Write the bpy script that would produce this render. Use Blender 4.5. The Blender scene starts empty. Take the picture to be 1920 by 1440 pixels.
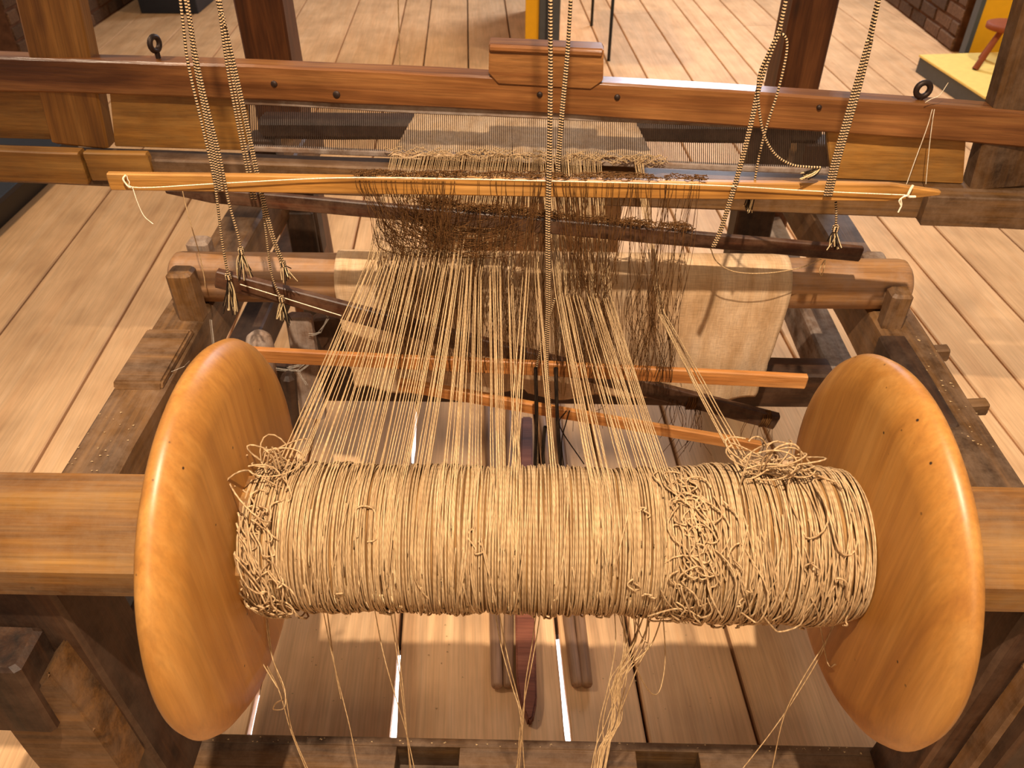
import bpy, bmesh, math, random
from mathutils import Vector, Matrix, noise
random.seed(7)
C = bpy.context.scene.collection
# ---------------------------------------------------------------- camera, world, lights, exposure
F = 1519.0; PITCH = math.radians(38.9); YAW = math.radians(1.2); CAMH = 1.6
FW = Vector((-math.sin(YAW)*math.cos(PITCH), math.cos(YAW)*math.cos(PITCH), -math.sin(PITCH)))
UP = Vector((-math.sin(YAW)*math.sin(PITCH), math.cos(YAW)*math.sin(PITCH), math.cos(PITCH)))
RT = Vector((math.cos(YAW), math.sin(YAW), 0))
cd = bpy.data.cameras.new('camera'); cam = bpy.data.objects.new('camera', cd); C.objects.link(cam)
cd.sensor_width = 36; cd.lens = 36*F/1920; cd.clip_start = .02
cam.location = (0, 0, CAMH); cam.rotation_euler = (math.pi/2-PITCH, 0, YAW)
cd.dof.use_dof = True; cd.dof.focus_distance = 1.22; cd.dof.aperture_fstop = 9
bpy.context.scene.camera = cam
W = bpy.data.worlds.new('world'); bpy.context.scene.world = W; W.use_nodes = True
W.node_tree.nodes['Background'].inputs[0].default_value = (1.0, .84, .72, 1)
W.node_tree.nodes['Background'].inputs[1].default_value = .30
def light(kind, name, loc, target, energy, col, size=.1, size_y=None, spot=None, blend=.3):
    l = bpy.data.lights.new(name, kind); o = bpy.data.objects.new(name, l); C.objects.link(o)
    o.location = loc; o.rotation_euler = (Vector(target)-Vector(loc)).to_track_quat('-Z', 'Y').to_euler()
    l.energy = energy; l.color = col
    if kind == 'AREA':
        l.size = size
        if size_y: l.shape = 'RECTANGLE'; l.size_y = size_y
    else: l.shadow_soft_size = size
    if spot: l.spot_size = math.radians(spot); l.spot_blend = blend
    return o
light('SPOT', 'ceiling_spot', (.02, .10, 2.95), (.08, 1.05, .3), 430, (1, .84, .64), .022, spot=66, blend=.7)
light('AREA', 'room_light_near', (.5, -1.9, 2.3), (0, .8, .7), 32, (1, .69, .37), 1.2)
light('SPOT', 'gallery_spot_right', (2.2, 3.0, 3.4), (1.9, 3.6, 0), 260, (1, .82, .58), .15, spot=100, blend=.8)
light('SPOT', 'gallery_spot_left', (-2.2, 1.6, 3.4), (-1.8, 2.6, 0), 265, (1, .80, .58), .15, spot=100, blend=.8)
light('SPOT', 'gallery_spot_far', (.3, 5.2, 3.4), (.2, 6.2, 0), 185, (1, .76, .52), .15, spot=120, blend=.9)
light('AREA', 'window_daylight', (1.7, 7.6, 3.0), (.5, 1.5, .8), 150, (.80, .86, 1), 1.5, 1.3)
vs = bpy.context.scene.view_settings
vs.view_transform = 'Standard'; vs.look = 'None'; vs.gamma = 1; vs.use_curve_mapping = False; vs.exposure = 0.0
# ---------------------------------------------------------------- photograph measurements -> world
def ray(u, v): return FW + RT*((u-960)/F) + UP*(-(v-720)/F)
def atY(u, v, Y):
    d = ray(u, v); t = Y/d.y; return Vector((d.x*t, Y, CAMH+d.z*t))
def atZ(u, v, Z):
    d = ray(u, v); t = (Z-CAMH)/d.z; return Vector((d.x*t, d.y*t, Z))
def Xat(u, Y, z):
    k = u-960; dz = z-CAMH
    return (k*(Y*FW.y+dz*FW.z) - F*(Y*RT.y)) / (RT.x*F - k*FW.x)
# ---------------------------------------------------------------- materials
def lin(h):
    if isinstance(h, str):
        h = h.lstrip('#'); c = [int(h[i:i+2], 16)/255 for i in (0, 2, 4)]
    else: c = h
    return tuple([x/12.92 if x <= .04045 else ((x+.055)/1.055)**2.4 for x in c]+[1])
MATS = {}
def newmat(name, rough=.6, spec=.4):
    m = bpy.data.materials.new(name); m.use_nodes = True; nt = m.node_tree
    b = nt.nodes['Principled BSDF']; b.inputs['Roughness'].default_value = rough
    b.inputs['Specular IOR Level'].default_value = spec
    MATS[name] = m
    return m, nt, b
def N(nt, t, **kw):
    n = nt.nodes.new(t)
    for k, v in kw.items():
        if k in n.inputs: n.inputs[k].default_value = v
        else: setattr(n, k, v)
    return n
def ramp(nt, fac, stops):
    r = nt.nodes.new('ShaderNodeValToRGB'); e = r.color_ramp.elements
    while len(e) < len(stops): e.new(.5)
    for i, (p, c) in enumerate(stops): e[i].position = p; e[i].color = c if len(c) == 4 else lin(c)
    nt.links.new(fac, r.inputs[0]); return r.outputs[0]
def mix(nt, a, b, fac, mode='MIX'):
    m = nt.nodes.new('ShaderNodeMix'); m.data_type = 'RGBA'; m.blend_type = mode
    for s, v in ((6, a), (7, b), (0, fac)):
        if hasattr(v, 'links'): nt.links.new(v, m.inputs[s])
        else: m.inputs[s].default_value = v
    return m.outputs[2]
def wood(name, dark, mid, light_, grain=1.0, rough=.5, spec=.4, dust=None, dustamt=.0, worm=0, knots=.35, bump=.25, axis=0, contrast=1.0, tint=.25, soft=.8):
    m, nt, b = newmat(name, rough, spec); L = nt.links.new
    tc = N(nt, 'ShaderNodeTexCoord'); oi = N(nt, 'ShaderNodeObjectInfo')
    add = N(nt, 'ShaderNodeVectorMath', operation='ADD'); L(tc.outputs['Object'], add.inputs[0])
    mul = N(nt, 'ShaderNodeMath', operation='MULTIPLY'); L(oi.outputs['Random'], mul.inputs[0]); mul.inputs[1].default_value = 13.7
    L(mul.outputs[0], add.inputs[1])
    def mp(sx, s):
        q = N(nt, 'ShaderNodeMapping'); sc = [s*grain]*3; sc[axis] = sx*grain
        q.inputs['Scale'].default_value = sc; L(add.outputs[0], q.inputs[0]); return q.outputs[0]
    n1 = N(nt, 'ShaderNodeTexNoise', Scale=1.0, Detail=6.0, Roughness=.6, Distortion=.7); L(mp(1.4, 22), n1.inputs['Vector'])
    n2 = N(nt, 'ShaderNodeTexNoise', Scale=1.0, Detail=4.0, Roughness=.65); L(mp(6, 210), n2.inputs['Vector'])
    n3 = N(nt, 'ShaderNodeTexNoise', Scale=1.0, Detail=3.0, Roughness=.5); L(mp(5, 7), n3.inputs['Vector'])
    c = ramp(nt, n1.outputs[0], [(.5-.18/contrast, lin(dark)), (.5, lin(mid)), (.5+.18/contrast, lin(light_))])
    g = ramp(nt, n2.outputs[0], [(.30, (.60, .60, .60, 1)), (.62, (1.08, 1.08, 1.08, 1))])
    c = mix(nt, c, g, soft, 'MULTIPLY')
    g = ramp(nt, n3.outputs[0], [(.30, (.62, .56, .50, 1)), (.62, (1.12, 1.10, 1.08, 1))])
    c = mix(nt, c, g, soft, 'MULTIPLY')
    if knots:
        v = N(nt, 'ShaderNodeTexVoronoi', Scale=1.0); L(mp(3.2, 9), v.inputs['Vector'])
        k = ramp(nt, v.outputs['Distance'], [(.03, (1, 1, 1, 1)), (.13, (0, 0, 0, 1))])
        c = mix(nt, c, mix(nt, c, lin(dark), .8), k)
    if worm:
        v = N(nt, 'ShaderNodeTexVoronoi', Scale=worm); L(add.outputs[0], v.inputs['Vector'])
        k = ramp(nt, v.outputs['Distance'], [(.06, (1, 1, 1, 1)), (.10, (0, 0, 0, 1))])
        n4 = N(nt, 'ShaderNodeTexNoise', Scale=9.0, Detail=2.0); L(add.outputs[0], n4.inputs['Vector'])
        k2 = ramp(nt, n4.outputs[0], [(.52, (0, 0, 0, 1)), (.60, (1, 1, 1, 1))])
        kk = N(nt, 'ShaderNodeMath', operation='MULTIPLY'); L(k, kk.inputs[0]); L(k2, kk.inputs[1])
        c = mix(nt, c, (.03, .012, .005, 1), kk.outputs[0])
    if dust:
        n5 = N(nt, 'ShaderNodeTexNoise', Scale=14.0, Detail=6.0, Roughness=.75); L(add.outputs[0], n5.inputs['Vector'])
        k = ramp(nt, n5.outputs[0], [(.40, (0, 0, 0, 1)), (.68, (dustamt,)*3+(1,))])
        c = mix(nt, c, lin(dust), k)
    # each piece of timber a little different
    rr = ramp(nt, oi.outputs['Random'], [(0, (1-tint, 1-tint, 1-tint*1.1, 1)), (1, (1+tint*.35,)*3+(1,))])
    c = mix(nt, c, rr, 1.0, 'MULTIPLY')
    L(c, b.inputs['Base Color'])
    bp = N(nt, 'ShaderNodeBump', Strength=bump, Distance=.002)
    hh = N(nt, 'ShaderNodeMath', operation='ADD'); L(n1.outputs[0], hh.inputs[0]); L(n2.outputs[0], hh.inputs[1])
    L(hh.outputs[0], bp.inputs['Height']); L(bp.outputs[0], b.inputs['Normal'])
    return m
wood('floor_board', '#d6a272', '#e6b888', '#edc498', rough=.62, spec=.3, knots=.7, bump=.15, contrast=.5, tint=.10, soft=.45)
wood('old_beam', '#38230f', '#60401f', '#80592f', rough=.55, dust='#8d7058', dustamt=.5, tint=.2)
wood('dark_beam', '#1e1108', '#38200f', '#523219', rough=.6, dust='#6b5240', dustamt=.4, tint=.2)
wood('post_wood', '#3c1e0c', '#623616', '#7e4c26', rough=.5, tint=.1)
wood('grey_beam', '#5b4432', '#806450', '#a08670', rough=.85, dust='#a8988c', dustamt=.7, tint=.15)
wood('red_rail', '#5f3618', '#83522b', '#a06c3c', rough=.30, spec=.5, worm=0, tint=.08)
wood('sword_wood', '#68401a', '#865824', '#9c6c34', rough=.5, tint=.08)
wood('board_wood', '#70471c', '#956428', '#ad7c3c', rough=.5, tint=.12, dust='#8a6a3c', dustamt=.4)
wood('orange_slat', '#8a5824', '#b07a38', '#c28e4e', rough=.45, grain=1.6, knots=0, tint=.05)
wood('pale_slat', '#9a5c28', '#bd7c40', '#cf9358', rough=.5, grain=1.6, knots=0, tint=.05)
wood('dark_slat', '#221007', '#3c1f0f', '#532c16', rough=.5, grain=1.6, knots=0, dust='#8a6a50', dustamt=.35, tint=.05)
wood('shaft_wood', '#4f3013', '#7a4f20', '#966a32', rough=.5, worm=26, dust='#8c7358', dustamt=.35, tint=.05)
wood('disc_wood', '#8e5824', '#a87030', '#bb8645', rough=.42, spec=.5, grain=1.0, worm=45, knots=0, axis=2, bump=.05, contrast=.6, tint=.05, soft=.42)
wood('roller_wood', '#77502c', '#9c6f44', '#b3875c', rough=.5, dust='#a08c80', dustamt=.35, tint=.05)
wood('treadle_wood', '#7c5a40', '#a07a5c', '#b8937a', rough=.55, knots=0, tint=.1)
wood('red_treadle', '#5e3020', '#824a34', '#9b6048', rough=.5, knots=0, tint=.05)
wood('brick_clay', '#46301e', '#6b4a30', '#8c6a4a', grain=4, rough=.9, bump=.6, knots=0, tint=.5)
def plain(name, col, rough=.6, spec=.4, var=.15, scale=30.0, bump=0, metal=0):
    m, nt, b = newmat(name, rough, spec); b.inputs['Metallic'].default_value = metal
    tc = N(nt, 'ShaderNodeTexCoord'); n = N(nt, 'ShaderNodeTexNoise', Scale=scale, Detail=5.0)
    nt.links.new(tc.outputs['Object'], n.inputs['Vector'])
    g = ramp(nt, n.outputs[0], [(.3, (1-var,)*3+(1,)), (.7, (1+var,)*3+(1,))])
    nt.links.new(mix(nt, lin(col), g, 1.0, 'MULTIPLY'), b.inputs['Base Color'])
    if bump:
        bp = N(nt, 'ShaderNodeBump', Strength=bump, Distance=.002); nt.links.new(n.outputs[0], bp.inputs['Height']); nt.links.new(bp.outputs[0], b.inputs['Normal'])
    return m
plain('iron', '#3a2a22', .5, .5, .25, 60, .3, metal=.6)
plain('yellow_paint', '#f0b21c', .6, .3, .03)
plain('pale_yellow', '#f3d479', .6, .3, .05)
plain('grey_paint', '#4d5052', .5, .4, .08)
plain('navy_paint', '#23262e', .5, .4, .1)
plain('blue_cover', '#33589a', .6, .3, .3, 9)
plain('black_metal', '#100d0c', .4, .5, .1)
plain('mortar', '#5a3c2a', .95, .1, .3, 20, .5)
plain('seam_block_dark', '#2a1a10', .95, .1, .3, 20)
plain('chaff', '#b3936a', .8, .2, .2, 300)
plain('cobweb', '#b3a596', .95, .1, .2, 300)
plain('outdoor_ground', '#f6f8fb', .9, .1, .03)
plain('red_cloth', '#8c4420', .7, .3, .1)
def yarn(name, dark, mid, light_, sc=120, twist=True):
    m, nt, b = newmat(name, .85, .15); L = nt.links.new
    tc = N(nt, 'ShaderNodeTexCoord'); mp = N(nt, 'ShaderNodeMapping'); mp.inputs['Scale'].default_value = (2.6, .12, .12); L(tc.outputs['Object'], mp.inputs[0])
    n = N(nt, 'ShaderNodeTexNoise', Scale=float(sc), Detail=3.0, Roughness=.7); L(mp.outputs[0], n.inputs['Vector'])
    c = ramp(nt, n.outputs[0], [(.33, lin(dark)), (.5, lin(mid)), (.66, lin(light_))])
    if twist:
        uv = N(nt, 'ShaderNodeUVMap'); w = N(nt, 'ShaderNodeTexWave', Scale=1.0, bands_direction='DIAGONAL'); w.wave_profile = 'SIN'
        mu = N(nt, 'ShaderNodeMapping'); mu.inputs['Scale'].default_value = (60, 1.0, 1); L(uv.outputs[0], mu.inputs[0]); L(mu.outputs[0], w.inputs[0])
        g = ramp(nt, w.outputs['Fac'], [(.1, (.62, .58, .52, 1)), (.6, (1.08, 1.07, 1.06, 1))])
        c = mix(nt, c, g, .5, 'MULTIPLY')
    L(c, b.inputs['Base Color'])
    return m
yarn('linen_yarn', '#92714f', '#b3926a', '#c8a880')
yarn('warp_yarn', '#9a7a56', '#b8966c', '#cbab80')
yarn('heddle_string', '#38210f', '#573719', '#75502c', 200, False)
yarn('white_string', '#c9ad88', '#ecd9bc', '#f8ecd6', 200, False)
yarn('dark_fringe', '#120c08', '#241912', '#4b3c2c', 200, False)
yarn('cream_fringe', '#a08258', '#d0b384', '#e2caa0', 200, False)
yarn('yarn_core', '#4a3018', '#7c5730', '#9c7446', 120, False)
def cordmat():
    m, nt, b = newmat('braided_cord', .8, .2); L = nt.links.new
    uv = N(nt, 'ShaderNodeUVMap'); mp = N(nt, 'ShaderNodeMapping'); mp.inputs['Scale'].default_value = (470, 2, 1); L(uv.outputs[0], mp.inputs[0])
    ch = N(nt, 'ShaderNodeTexChecker', Scale=1.0); ch.inputs['Color1'].default_value = lin('#c4a178'); ch.inputs['Color2'].default_value = lin('#1d130c')
    L(mp.outputs[0], ch.inputs[0]); L(ch.outputs[0], b.inputs['Base Color'])
cordmat()
def linen():
    m, nt, b = newmat('linen_cloth', .85, .15); L = nt.links.new
    tc = N(nt, 'ShaderNodeTexCoord')
    def nz(s, sc, d=4):
        mp = N(nt, 'ShaderNodeMapping'); mp.inputs['Scale'].default_value = s; L(tc.outputs['Object'], mp.inputs[0])
        n = N(nt, 'ShaderNodeTexNoise', Scale=sc, Detail=float(d), Roughness=.6); L(mp.outputs[0], n.inputs['Vector']); return n.outputs[0]
    a = nz((1, .25, .25), 26.0); w1 = nz((1, .06, .06), 700.0, 2); w2 = nz((.04, 1, 1), 600.0, 2)
    c = ramp(nt, a, [(.35, lin('#b48e66')), (.5, lin('#c4a07a')), (.64, lin('#ccab88'))])
    c = mix(nt, c, ramp(nt, w1, [(.35, (.8, .8, .8, 1)), (.6, (1.06, 1.06, 1.06, 1))]), .7, 'MULTIPLY')
    c = mix(nt, c, ramp(nt, w2, [(.35, (.8, .8, .8, 1)), (.6, (1.06, 1.06, 1.06, 1))]), .7, 'MULTIPLY')
    L(c, b.inputs['Base Color'])
    bp = N(nt, 'ShaderNodeBump', Strength=.4, Distance=.001); ad = N(nt, 'ShaderNodeMath', operation='ADD'); L(w1, ad.inputs[0]); L(w2, ad.inputs[1])
    L(ad.outputs[0], bp.inputs['Height']); L(bp.outputs[0], b.inputs['Normal'])
linen()
# ---------------------------------------------------------------- object helpers
def thing(name, label, cat, loc=(0, 0, 0), group=None, kind=None):
    o = bpy.data.objects.new(name, None); C.objects.link(o); o.location = loc; o.empty_display_size = .05
    if label: o['label'] = label
    if cat: o['category'] = cat
    if group: o['group'] = group
    if kind: o['kind'] = kind
    o['_w'] = list(loc)
    return o
def tag(o, label=None, cat=None, group=None, kind=None):
    for k, v in (('label', label), ('category', cat), ('group', group), ('kind', kind)):
        if v: o[k] = v
    return o
def worldloc(o):
    p = Vector((0, 0, 0))
    while o: p += o.location; o = o.parent
    return p
def link(name, me, mat, parent=None, M=None):
    """M: world matrix of the part; parents of parts are never rotated unless the part is re-based"""
    o = bpy.data.objects.new(name, me); C.objects.link(o)
    if mat and not me.materials: me.materials.append(MATS[mat])
    M = M or Matrix.Identity(4)
    if parent:
        o.parent = parent
        pm = parent.get('_m'); 
        PM = Matrix([pm[i*4:i*4+4] for i in range(4)]) if pm else Matrix.Translation(worldloc(parent))
        o.matrix_local = PM.inverted() @ M
        o['_m'] = [x for r in M for x in r]
    else:
        o.matrix_local = M; o['_m'] = [x for r in M for x in r]
    return o
def centred(verts):
    c = Vector((0, 0, 0))
    for v in verts: c += Vector(v)
    return c/len(verts)
def mesh(name, verts, faces, mat, parent=None, smooth=False, uv=None, M=None, recentre=True):
    if M is None:
        if recentre:
            c = centred(verts); verts = [Vector(v)-c for v in verts]; M = Matrix.Translation(c)
    me = bpy.data.meshes.new(name); me.from_pydata([tuple(v) for v in verts], [], faces)
    if smooth: me.polygons.foreach_set('use_smooth', [True]*len(faces))
    if uv:
        l = me.uv_layers.new(name='UVMap'); fl = []
        for f in faces:
            for i in f: fl += uv[i]
        l.data.foreach_set('uv', fl)
    me.update()
    return link(name, me, mat, parent, M)
def frame(p0, p1, up=(0, 0, 1)):
    p0 = Vector(p0); p1 = Vector(p1); x = (p1-p0).normalized(); u = Vector(up)
    if abs(x.dot(u)) > .95: u = Vector((0, -1, 0))
    y = u.cross(x).normalized(); z = x.cross(y)
    m = Matrix((x, y, z)).transposed().to_4x4(); m.translation = (p0+p1)/2
    return m, (p1-p0).length
def section(w, h, b):
    return [(-w/2+b, -h/2), (w/2-b, -h/2), (w/2, -h/2+b), (w/2, h/2-b), (w/2-b, h/2), (-w/2+b, h/2), (-w/2, h/2-b), (-w/2, -h/2+b)]
def loft(rings, closed_caps=True):
    k = len(rings[0]); vs_ = [p for r in rings for p in r]; fs = []
    for i in range(len(rings)-1):
        for j in range(k):
            a = i*k+j; b = i*k+(j+1) % k; fs.append((a, b, b+k, a+k))
    if closed_caps:
        fs.append(tuple(reversed(range(k)))); fs.append(tuple(range((len(rings)-1)*k, len(rings)*k)))
    return vs_, fs
def beam(name, p0, p1, w, h, mat, parent=None, up=(0, 0, 1), bev=.004, segs=10, jit=.0012, taper=None, tip0=0, tip1=0, bow=0):
    """timber from p0 to p1: w across, h along 'up'; tip0/tip1 = length of a sharpened end"""
    M, Ln = frame(p0, p1, up); seed = random.random()*50
    rings = []
    xs = [(-Ln/2, 1-2*bev/min(w, h)*.8), (-Ln/2+bev, 1)] + [(-Ln/2+Ln*(i/segs), 1) for i in range(1, segs)] + [(Ln/2-bev, 1), (Ln/2, 1-2*bev/min(w, h)*.8)]
    for i, (x, s) in enumerate(xs):
        t = (x+Ln/2)/Ln; ws, hs = w, h
        if taper: ws *= 1+(taper-1)*t; hs *= 1+(taper-1)*t
        if tip0 and x < -Ln/2+tip0: hs *= max(.25, (x+Ln/2)/tip0)
        if tip1 and x > Ln/2-tip1: hs *= max(.25, (Ln/2-x)/tip1)
        ring = []
        for (y, z) in section(ws, hs, min(bev, .3*min(ws, hs))):
            n = noise.noise_vector(Vector((x*5+seed, y*30, z*30)))*jit
            ring.append((x, y*s+n.y*2, z*s+n.z*2+bow*(1-(2*t-1)**2)))
        rings.append(ring)
    v, f = loft(rings)
    return mesh(name, v, f, mat, parent, M=M)
def lathe(name, prof, p0, axis, mat, parent=None, seg=48, smooth=True, caps=True):
    """prof: list of (t along axis, r)"""
    M, _ = frame(p0, Vector(p0)+Vector(axis).normalized()*2); M.translation = Vector(p0)
    rings = [[(t, r*math.cos(2*math.pi*j/seg), r*math.sin(2*math.pi*j/seg)) for j in range(seg)] for t, r in prof]
    v, f = loft(rings, caps)
    f = [tuple(reversed(q)) for q in f]
    return mesh(name, v, f, mat, parent, smooth=smooth, M=M)
def smooth_path(pts, n=6):
    pts = [Vector(p) for p in pts]
    if len(pts) < 3: return pts
    out = []; P = [pts[0]*2-pts[1]]+pts+[pts[-1]*2-pts[-2]]
    for i in range(1, len(P)-2):
        for k in range(n):
            t = k/n; a, b, c, d = P[i-1], P[i], P[i+1], P[i+2]
            out.append(.5*((2*b)+(c-a)*t+(2*a-5*b+4*c-d)*t*t+(3*b-a-3*c+d)*t**3))
    out.append(pts[-1]); return out
class Tubes:
    def __init__(s): s.v = []; s.f = []; s.uv = []
    def add(s, pts, r, k=5, closed=False, r1=None):
        pts = [Vector(p) for p in pts]; n = len(pts); base = len(s.v); ln = 0
        T = (pts[1]-pts[0]).normalized(); u = Vector((.3, .2, 1)) if abs(T.z) < .9 else Vector((1, .1, 0))
        nr = (u-T*u.dot(T)).normalized()
        for i, p in enumerate(pts):
            if closed: t = pts[(i+1) % n]-pts[i-1]
            else: t = pts[min(i+1, n-1)]-pts[max(i-1, 0)]
            if t.length > 1e-9: T = t.normalized()
            nr = nr-T*nr.dot(T)
            nr = nr.normalized() if nr.length > 1e-6 else T.orthogonal().normalized()
            bn = T.cross(nr); rr = r if r1 is None else r+(r1-r)*i/(n-1)
            if i: ln += (pts[i]-pts[i-1]).length
            for j in range(k):
                a = 2*math.pi*j/k
                s.v.append(p+nr*(rr*math.cos(a))+bn*(rr*math.sin(a))); s.uv.append((ln, j/k))
        for i in range(n if closed else n-1):
            for j in range(k):
                a = base+i*k+j; b = base+i*k+(j+1) % k; q = ((i+1) % n)*k+base
                s.f.append((a, b, q+(j+1) % k, q+j))
        return s
    def build(s, name, mat, parent=None):
        return mesh(name, s.v, s.f, mat, parent, smooth=True, uv=s.uv)
def tube(name, pts, r, mat, parent=None, k=6, n=6, r1=None):
    return Tubes().add(smooth_path(pts, n), r, k, r1=r1).build(name, mat, parent)
def boxes(name, lst, mat, parent=None, bev=.002):
    bm = bmesh.new()
    for (x0, x1, y0, y1, z0, z1) in lst:
        vv = [bm.verts.new(q) for q in ((x0, y0, z0), (x1, y0, z0), (x1, y1, z0), (x0, y1, z0), (x0, y0, z1), (x1, y0, z1), (x1, y1, z1), (x0, y1, z1))]
        for f in ((0, 3, 2, 1), (4, 5, 6, 7), (0, 1, 5, 4), (1, 2, 6, 5), (2, 3, 7, 6), (3, 0, 4, 7)): bm.faces.new([vv[i] for i in f])
    if bev: bmesh.ops.bevel(bm, geom=list(bm.edges), offset=bev, segments=1, affect='EDGES')
    v = [w.co.copy() for w in bm.verts]; bm.verts.index_update(); f = [tuple(w.index for w in q.verts) for q in bm.faces]; bm.free()
    return mesh(name, v, f, mat, parent)
def extrude_poly(name, pts, axis, depth, mat, parent=None, bev=.003):
    """pts: closed 3d outline; extruded along axis by depth"""
    a = Vector(axis).normalized()*depth; n = len(pts); bm = bmesh.new()
    A = [bm.verts.new(Vector(p)) for p in pts]; B = [bm.verts.new(Vector(p)+a) for p in pts]
    bm.faces.new(A); bm.faces.new(list(reversed(B)))
    for i in range(n): bm.faces.new((A[i], B[i], B[(i+1) % n], A[(i+1) % n]))
    bmesh.ops.recalc_face_normals(bm, faces=list(bm.faces))
    if bev: bmesh.ops.bevel(bm, geom=list(bm.edges), offset=bev, segments=2, affect='EDGES')
    v = [w.co.copy() for w in bm.verts]; bm.verts.index_update(); f = [tuple(w.index for w in q.verts) for q in bm.faces]; bm.free()
    return mesh(name, v, f, mat, parent)
R = random.uniform
# ================================================================ SETTING: floor boards
floor = thing('floor', 'wide pale pine floorboards with dark seams and a few open gaps', None, (0, 0, 0), kind='structure')
PA = math.radians(3.84); PD = Vector((-math.sin(PA), math.cos(PA), 0)); PN = Vector((math.cos(PA), math.sin(PA), 0))
OPEN = {-.205: [(.80, 1.075, .0075), (1.66, 1.93, .0065)], .153: [(.80, 1.10, .006)], -.50: [(.82, .99, .0075)], .315: [(.80, .83, .002)]}
def gap(sv, t):
    g = .0042+.0008*noise.noise(Vector((sv*7, t*2.3, 0)))
    for (a, b, w) in OPEN.get(sv, []):
        if a < t < b: g = max(g, w*min(1, (t-a)/.03+.35, (b-t)/.25+.12)*(1+.12*noise.noise(Vector((sv*9, t*30, 2)))))
    return g
def plank(s0, s1, t0, t1):
    ts = [t0]; t = t0
    fine = s0 in OPEN or s1 in OPEN
    while t < t1-1e-6:
        t += .03 if (fine and .7 < t < 2.0) else .45
        ts.append(min(t, t1))
    top = []; dz = R(-.0012, .0008)
    rings = []
    for i, t in enumerate(ts):
        a = s0+gap(s0, t); b = s1-gap(s1, t); e = .0015 if 0 < i < len(ts)-1 else .003
        wob = .0006*noise.noise(Vector((s0*3, t, 5)))
        rings.append([(t, -x, z) for x, z in ((a, -.03), (a, -.004+dz), (a+.0035, dz+wob), (b-.0035, dz+wob), (b, -.004+dz), (b, -.03))])
    v, f = loft(rings)
    M = Matrix((PD, -PN, Vector((0, 0, 1)))).transposed().to_4x4()
    mid = (ts[0]+ts[-1])/2; sm = (s0+s1)/2
    v = [(x-mid, y+sm, z) for x, y, z in v]
    M.translation = PD*mid + PN*sm
    return mesh('plank', v, f, 'floor_board', floor, M=M)
left = [-4.2, -3.83, -3.48, -3.10, -2.74, -2.40, -2.02, -1.64, -1.26, -.857, -.50]
near = [-.50, -.205, .153, .315, .54]; far = [-.50, -.309, -.033, .249, .54]
right = [.54, .825, 1.024, 1.281, 1.532, 1.69, 1.89, 2.15, 2.42, 2.72, 3.05, 3.4, 3.8]
for a, b in zip(left, left[1:]):
    e = R(3.8, 5.2); plank(a, b, -1.0, e); plank(a, b, e+.003, 9.5)
for a, b in zip(near, near[1:]): plank(a, b, -1.0, 3.1)
for a, b in zip(far, far[1:]): plank(a, b, 3.103, 9.5)
for a, b in zip(right, right[1:]):
    e = R(5.8, 7.5); plank(a, b, -1.0, e); plank(a, b, e+.003, 9.5)
# dark strips added under the seams to block light from below (open where daylight comes up through the boards)
tb = []
for sv in sorted(set(left+near+far+right)):
    segs = [(-1.0, 9.5)]
    for (a, b, w) in OPEN.get(sv, []):
        segs = [q for (c, d) in segs for q in ((c, min(d, a+.01)), (max(c, b-.01), d)) if q[1] > q[0]] if w > .003 else segs
    tb += [(sv, c, d) for c, d in segs]
v = []; f = []
for sv, c, d in tb:
    b0 = len(v)
    for t in (c, d):
        for s_, z in ((-.03, -.05), (.03, -.05), (.03, -.0301), (-.03, -.0301)): v.append(PD*t+PN*(sv+s_)+Vector((0, 0, z)))
    f += [(b0, b0+3, b0+2, b0+1), (b0+4, b0+5, b0+6, b0+7)]+[(b0+i, b0+(i+1) % 4, b0+4+(i+1) % 4, b0+4+i) for i in range(4)]
tag(mesh('seam_light_block', v, f, 'seam_block_dark', floor), kind='stuff')
g = mesh('ground', [(-4, -2, -2.2), (4, -2, -2.2), (4, 6, -2.2), (-4, 6, -2.2)], [(0, 1, 2, 3)], 'outdoor_ground'); tag(g, kind='structure')
light('AREA', 'daylight_below', (0, 1.6, -.5), (0, 1.6, -2.2), 420, (.9, .95, 1), 3.0)
# brick walls at both sides, far end
def brick_wall(name, x, y0, y1, rows, sgn, d):
    w = thing(name, None, None, (x, y0, 0), kind='structure')
    boxes('mortar_bed', [(min(x, x+sgn*.3), max(x, x+sgn*.3), y0, y1, 0, rows*.085)], 'mortar', w, 0)
    bm_ = None
    for r_ in range(rows):
        yy = y0-(.12 if r_ % 2 else 0)
        while yy < y1:
            a = max(yy, y0)+.006; b = min(yy+.235, y1)-.006
            if b-a > .04:
                if bm_ is None:
                    o = boxes('brick', [(-.05, .05, -.5, .5, -.035, .035)], 'brick_clay', w, .006); bm_ = o.data
                else:
                    o = link('brick', bm_, None, w)
                o.matrix_local = Matrix.Translation((sgn*(.045-R(0, .012)), (a+b)/2-y0, .005+r_*.085+.04)) @ Matrix.Rotation(R(-.02, .02), 4, 'Z') @ Matrix.Diagonal((1, (b-a), 1, 1))
            yy += .247
    return w
brick_wall('wall_right', 2.70, 5.42, 9.0, 7, 1, 0)
brick_wall('wall_left', -3.02, 4.9, 9.0, 7, -1, 0)
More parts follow.
